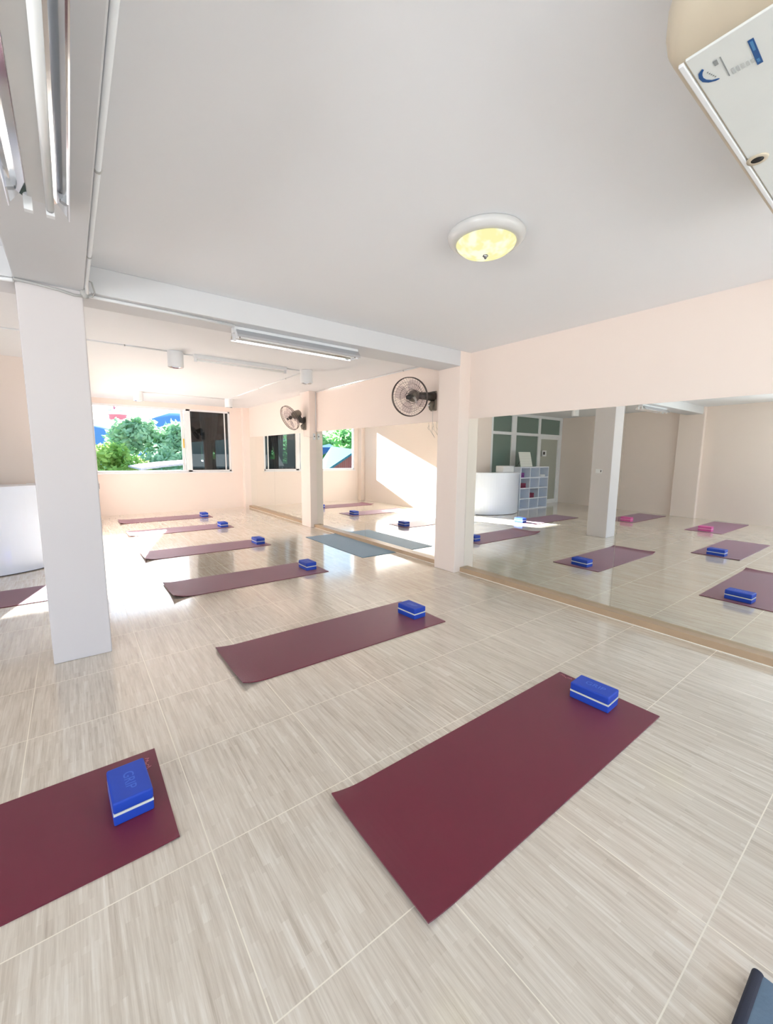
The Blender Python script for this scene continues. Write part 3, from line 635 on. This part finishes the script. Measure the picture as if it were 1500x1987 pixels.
# ------------------------------------------------------------------ reception corner
t = thing('reception_desk', (-.95, 7.0, 0), 'white reception desk with curved front standing before the glass partition', 'desk')
DX0, DX1, DBUL = -.87, .77, .50
def arc(off, n=28):
    out = []
    for k in range(n+1):
        u = k/n; x = DX0-off+(DX1-DX0+2*off)*u
        out.append((x, -off-DBUL*(1-(2*u-1)**2)**.75*.93+.02))
    return out
a0, a1 = arc(0), arc(-.03)
MB().loft([[(x, y, z) for x, y in a0]+[(x, y, z) for x, y in reversed(a1)] for z in (.012, 1.03)], True, smooth=False).build('curved_front', 'lacquer', t)
MB().prism([(x, y) for x, y in arc(.022)]+[(DX1+.022, .25), (DX1-.3, .25), (DX1-.3, .06), (DX0+.3, .06), (DX0+.3, .25), (DX0-.022, .25)], 1.03, 1.07).build('counter_top', 'lacquer', t)
for q in (DX0, DX1-.03): MB().box(q, q+.03, 0, .22, 0, 1.03).build('side_panel', 'lacquer', t)
MB().loft([[(x, y+.02, z) for x, y in a0]+[(x, y+.02, z) for x, y in reversed(a1)] for z in (0, .014)], True).build('plinth', 'dark', t)
tag(MB().rbox(-1.58, -1.12, 6.92, 7.16, 1.0705, 1.235, .01).build('storage_box', 'white'), 'plain white box on the reception desk top', 'box')
sx0, sx1, sy0, sy1, sh = -3.30, -1.93, 6.95, 7.27, 1.20
t = thing('cubby_shelf', (sx0, sy0, 0), 'white cubby shelf with twelve open compartments beside the desk', 'shelf')
W_, D_, th = sx1-sx0, sy1-sy0, .028
for x in (0, W_-th): MB().box(x, x+th, 0, D_, 0, sh).build('side_panel', 'lacquer', t)
MB().box(th, W_-th, D_-.01, D_, 0, sh).build('back_panel', 'lacquer', t)
for k in range(5): MB().box(th, W_-th, 0.001, D_-.01, k*(sh-th)/4, k*(sh-th)/4+th).build('shelf_board', 'lacquer', t)
cw = (W_-th)/3
for c in (1, 2):
    for k in range(4): MB().box(c*cw, c*cw+th, .002, D_-.01, k*(sh-th)/4+th, (k+1)*(sh-th)/4).build('divider', 'lacquer', t)
def cub(col, row, mat, w, h, lab, cat='yoga block', dx=0.0):  # col 0 = nearest the desk, row 0 = top
    x = sx1-th-col*cw-.04-w-dx; z = (3-row)*(sh-th)/4+th+.0005
    tt = thing('stored_block' if cat == 'yoga block' else 'white_cloth', (x, sy0+.03, z), lab, cat, 'things stored in the cubby shelf')
    if cat == 'yoga block':
        MB().rbox(0, w, 0, .14, 0, h*.48, .006).build('lower_half', mat, tt); MB().rbox(0, w, 0, .14, h*.5, h, .006).build('upper_half', mat, tt)
    else: MB().rbox(0, w, 0, .16, 0, h, .02).build('folds', mat, tt)
cub(0, 0, 'purple', .15, .13, 'purple block in the top compartment nearest the desk')
cub(0, 1, 'maroon', .25, .13, 'maroon block in the second compartment down nearest the desk')
cub(1, 2, 'maroon', .22, .13, 'maroon block in the middle column, third compartment down')
cub(2, 0, 'white', .24, .07, 'white cloth in the top compartment farthest from the desk', 'cloth', .05)
t = thing('notice_board', (-2.35, 7.12, sh), 'tilted white printed board on an easel on top of the cubby shelf', 'notice board')
B0 = Matrix.Rotation(math.radians(-14), 4, 'X')
MB().box(-.27, .27, -.01, .008, 0, .42, M=Matrix.Translation((0, -.06, .0045)) @ B0).build('board', 'board', t)
for s in (-1, 1): MB().tube([(.22*s, .10, 0.01), (.1*s, .02, .3)], .008, 6).build('leg', 'dark', t)
# switch plate on the pillar's far-side face (seen in the mirror)
t = thing('switch_plate', (.149, 3.80, 1.23), 'white switch and socket plate on the free-standing pillar, seen in the mirror', 'switch')
MB().rbox(0, .008, -.06, .06, -.036, .036, .003).build('plate', 'white', t); MB().box(.008, .011, -.045, -.03, -.02, .02).build('rocker', 'dark', t)

# ------------------------------------------------------------------ outside
struct('ground_outside', MB().box(-120, 120, YF+.2, 400, -4.2, -4).box(-120, 120, -120, YN-.2, -4.2, -4), 'grass')
def tree(name, x, y, ztop, rx, rz, mat, label, n=2600, size=.17, seed=1, tier=9, base=None):
    r = random.Random(seed); t = thing(name, (x, y, -4), label, 'tree', 'trees outside the garden window')
    top = ztop+4; cz = top-rz
    MB().tube([(0, 0, 0), (.1, .1, cz*.5), (0, .15, cz)], [.28, .2, .12], 10).build('trunk', 'trunk', t)
    mb = MB(); lobes = []
    for k in range(tier*5):
        a = r.uniform(0, 6.283); e = r.uniform(-.55, 1); q = math.sqrt(max(0, 1-e*e))*r.uniform(.6, .95)
        lobes.append((Vector((rx*q*math.cos(a)*.8, rx*q*math.sin(a)*.8, cz+rz*e*.78)), r.uniform(.2, .36)*rx))
    for k in range(n):
        c, R = r.choice(lobes); d = Vector((r.gauss(0, 1), r.gauss(0, 1), r.gauss(0, 1))).normalized()
        p = c+d*R*r.uniform(.75, 1.05)
        u = Vector((r.gauss(0, 1), r.gauss(0, 1), r.gauss(0, .6))).normalized(); w = (d+Vector((r.gauss(0, .5), r.gauss(0, .5), r.gauss(0, .5)))).cross(u).normalized()
        s = size*r.uniform(.6, 1.3); w = w*s*.5; u = u*s
        mb.add([p-u, p-u*.1+w, p+u, p-u*.1-w], [(0, 1, 2, 3)])
    for c, R in lobes[::2]:
        k = R*.72; mb.add([c+Vector(v)*k for v in ((1, 0, 0), (-1, 0, 0), (0, 1, 0), (0, -1, 0), (0, 0, 1), (0, 0, -1))], [(0, 2, 4), (2, 1, 4), (1, 3, 4), (3, 0, 4), (2, 0, 5), (1, 2, 5), (3, 1, 5), (0, 3, 5)])
    mb.build('foliage', mat, t); return t
T1 = 'tree'
tree(T1, 2.75, 25, 3.5, 2.0, 3.2, 'leaf_teal', 'dark teal-green broad tree topping the view, left of centre', 6500, .16, 3, 11)
tree(T1, 4.9, 26, 3.45, 2.0, 3.0, 'leaf_teal', 'broad green tree right of the dark one', 5500, .17, 5, 10)
tree(T1, 1.35, 20.8, 2.1, 1.6, 2.5, 'leaf_lime', 'bright lime-green bushy tree lowest and nearest in the window', 5500, .12, 8, 10)
tree(T1, 6.7, 28, 3.6, 1.7, 3.2, 'leaf_fresh', 'fresh green tree against the blue hill, by the window mullion', 4200, .17, 11, 9)
tree(T1, 3.7, 22.2, 2.1, 1.7, 2.4, 'leaf_teal', 'grey-green tree in the middle of the garden window', 4500, .13, 13, 10)
tree(T1, 6.4, 22, 1.9, 1.6, 2.6, 'leaf_fresh', 'green tree partly behind the window mullion', 3600, .15, 17, 9)
tree(T1, -1.4, 24, 1.9, 2.0, 3.0, 'leaf_fresh', 'green tree hidden behind the free-standing pillar', 3200, .17, 19, 9)
tree(T1, -9.5, 36, 4.6, 4.2, 4.4, 'leaf_fresh', 'big light green tree above the teal roof in the mirror', 6500, .24, 23, 12)
tree(T1, -16, 38, 4.9, 4.2, 4.6, 'leaf_fresh', 'second big light green tree above the teal roof in the mirror', 5500, .24, 29, 12)
tree(T1, -3.6, 33, 3.6, 3.2, 4.0, 'leaf_fresh', 'light green tree reflected beside the narrow pillar', 5200, .2, 31, 11)
# hills
def hill(name, pts, y, label):
    mb = MB(); r = random.Random(5)
    n = len(pts); rows = []
    for d, hf in ((0, 0), (8, .35), (17, .7), (28, 1.0), (70, .8), (120, 0)): rows.append([(x, y+d, -6+(z+6)*hf+(r.uniform(-.5, .5) if hf else 0)) for x, z in pts])
    mb.loft(rows, False, False, True); o = mb.build(name, 'hill'); tag(o, label, 'hill', None); return o
HP = [(-120, 9), (-60, 11), (-25, 13), (-8, 14.2), (2, 15), (9, 14.5), (14, 12), (20, 12), (27, 15), (33, 17.6), (38, 19), (50, 20), (70, 22), (110, 18), (170, 12)]
def hz(x):
    for (a, za), (b, zb) in zip(HP, HP[1:]):
        if a <= x <= b: u = (x-a)/(b-a); u = u*u*(3-2*u); return za+(zb-za)*u
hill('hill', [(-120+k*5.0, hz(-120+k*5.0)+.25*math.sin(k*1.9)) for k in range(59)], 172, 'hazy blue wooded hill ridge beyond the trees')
# red and white tower
t = thing('lattice_tower', (4.95, 60, -4), 'red and white tower top rising behind the trees', 'tower')
m = MB()
for sx in (-1, 1):
    for sy in (-1, 1): m.tube([(1.0*sx, 1.0*sy, 0), (.35*sx, .35*sy, 9.2), (.3*sx, .3*sy, 13)], .07, 6)
for k in range(12):
    z = .6+k*1.0; q = 1.0-.65*z/9.2 if z < 9.2 else .33
    for s in (-1, 1): m.tube([(-q, s*q, z), (q*.93, s*q*.93, z+1)], .035, 5); m.tube([(s*q, -q, z), (s*q*.93, q*.93, z+1)], .035, 5)
m.build('mast', 'towerred', t)
MB().lathe([(.4, 9.0), (.9, 9.5), (.9, 9.9), (1.35, 10.2), (1.35, 10.38), (.5, 10.4)], 16).build('platform', 'towerred', t)
for k in range(5):
    a = k*1.256; MB().box(1.0*math.cos(a)-.18, 1.0*math.cos(a)+.18, 1.0*math.sin(a)-.18, 1.0*math.sin(a)+.18, 10.4, 11.6).build('antenna', 'white', t)
# neighbour's low roof seen over the sill
t = thing('neighbour_building', (3.2, 17, -4), 'low neighbour roof, white edge over blue, just above the sill', 'building')
MB().box(-1.1, 2.6, -.9, 2.6, 0, 4.75).build('wall', 'bluewall', t)
n = 14; up_ = [(-1.35+4.2*k/n, 4.66+.48*math.sin(math.pi*(.18+.5*k/n))) for k in range(n+1)]
MB().loft([[(x, yy, z) for x, z in up_]+[(x, yy, z+.07) for x, z in reversed(up_)] for yy in (-1.05, 2.8)], True).build('roof', 'whiteroof', t)
# teal roofed house seen in the mirror
RX, RY = -1.0, 22.0
def mray(u, v, Y):
    """point on the garden side at depth Y on the sight line that reaches the camera by way of the mirrors"""
    d = _R2*((u-750)/FPX)+_U2*(-(v-993.5)/FPX)+_f; k = Y/d.y; return Vector((2*3.977-d.x*k, Y, CAM_H+d.z*k))
A_, B_, C_ = mray(643, 866, 24.0), mray(692, 872.5, 20.5), mray(612, 913, 19.5)
nrm = (B_-A_).cross(C_-A_).normalized(); nrm = nrm if nrm.z > 0 else -nrm
D_c = B_+(C_-A_)
t = thing('teal_roof_house', (A_.x, 21, -4), 'brick house with teal metal roof, seen in the mirror', 'building'); O_ = Vector((A_.x, 21, -4))
def slab(ps, th, mat, name, parent, O):
    n_ = (ps[1]-ps[0]).cross(ps[2]-ps[0]).normalized(); n_ = n_ if n_.z > 0 else -n_
    return MB().loft([[tuple(p-O-n_*th) for p in ps], [tuple(p-O) for p in ps]]).build(name, mat, parent)
gB = mray(692, 877, 20.5); gD = mray(630, 914, 18.6)
slab([A_, B_, gD, C_], .12, 'teal', 'roof', t, O_)
bk = A_+(B_-A_).cross(Vector((0, 0, 1))).normalized()*0
# gable wall below the verge, set back under the roof
v0, v1 = B_+Vector((.12, .15, -.14)), gD+Vector((.12, .15, -.14))
far = Vector((-.9, 3.2, 0))
MB().loft([[tuple(Vector((p.x, p.y, -4))-O_) for p in (v0+Vector((-3.5, 0, 0)), v0, v1, v1+Vector((-.2, 1.5, 0)))], [tuple(p-O_) for p in (v0+Vector((-3.5, 0, -1.6)), v0, v1, v1+Vector((-.2, 1.5, 0)))]]).build('brick_wall', 'brick', t)
E1, E2, E3 = mray(606, 868, 25.5), mray(640, 861.5, 26.5), mray(606, 889, 24.2)
t = thing('blue_roof_house', (E1.x, 26, -4), 'blue roofed house behind the teal roof, seen in the mirror', 'building'); O2 = Vector((E1.x, 26, -4))
slab([E1, E2, mray(650, 868, 25.2), E3], .12, 'blueroof', 'roof', t, O2)
MB().box(-1.6, 1.2, -.2, 1.6, 0, 4.9).build('wall', 'bluewall', t)
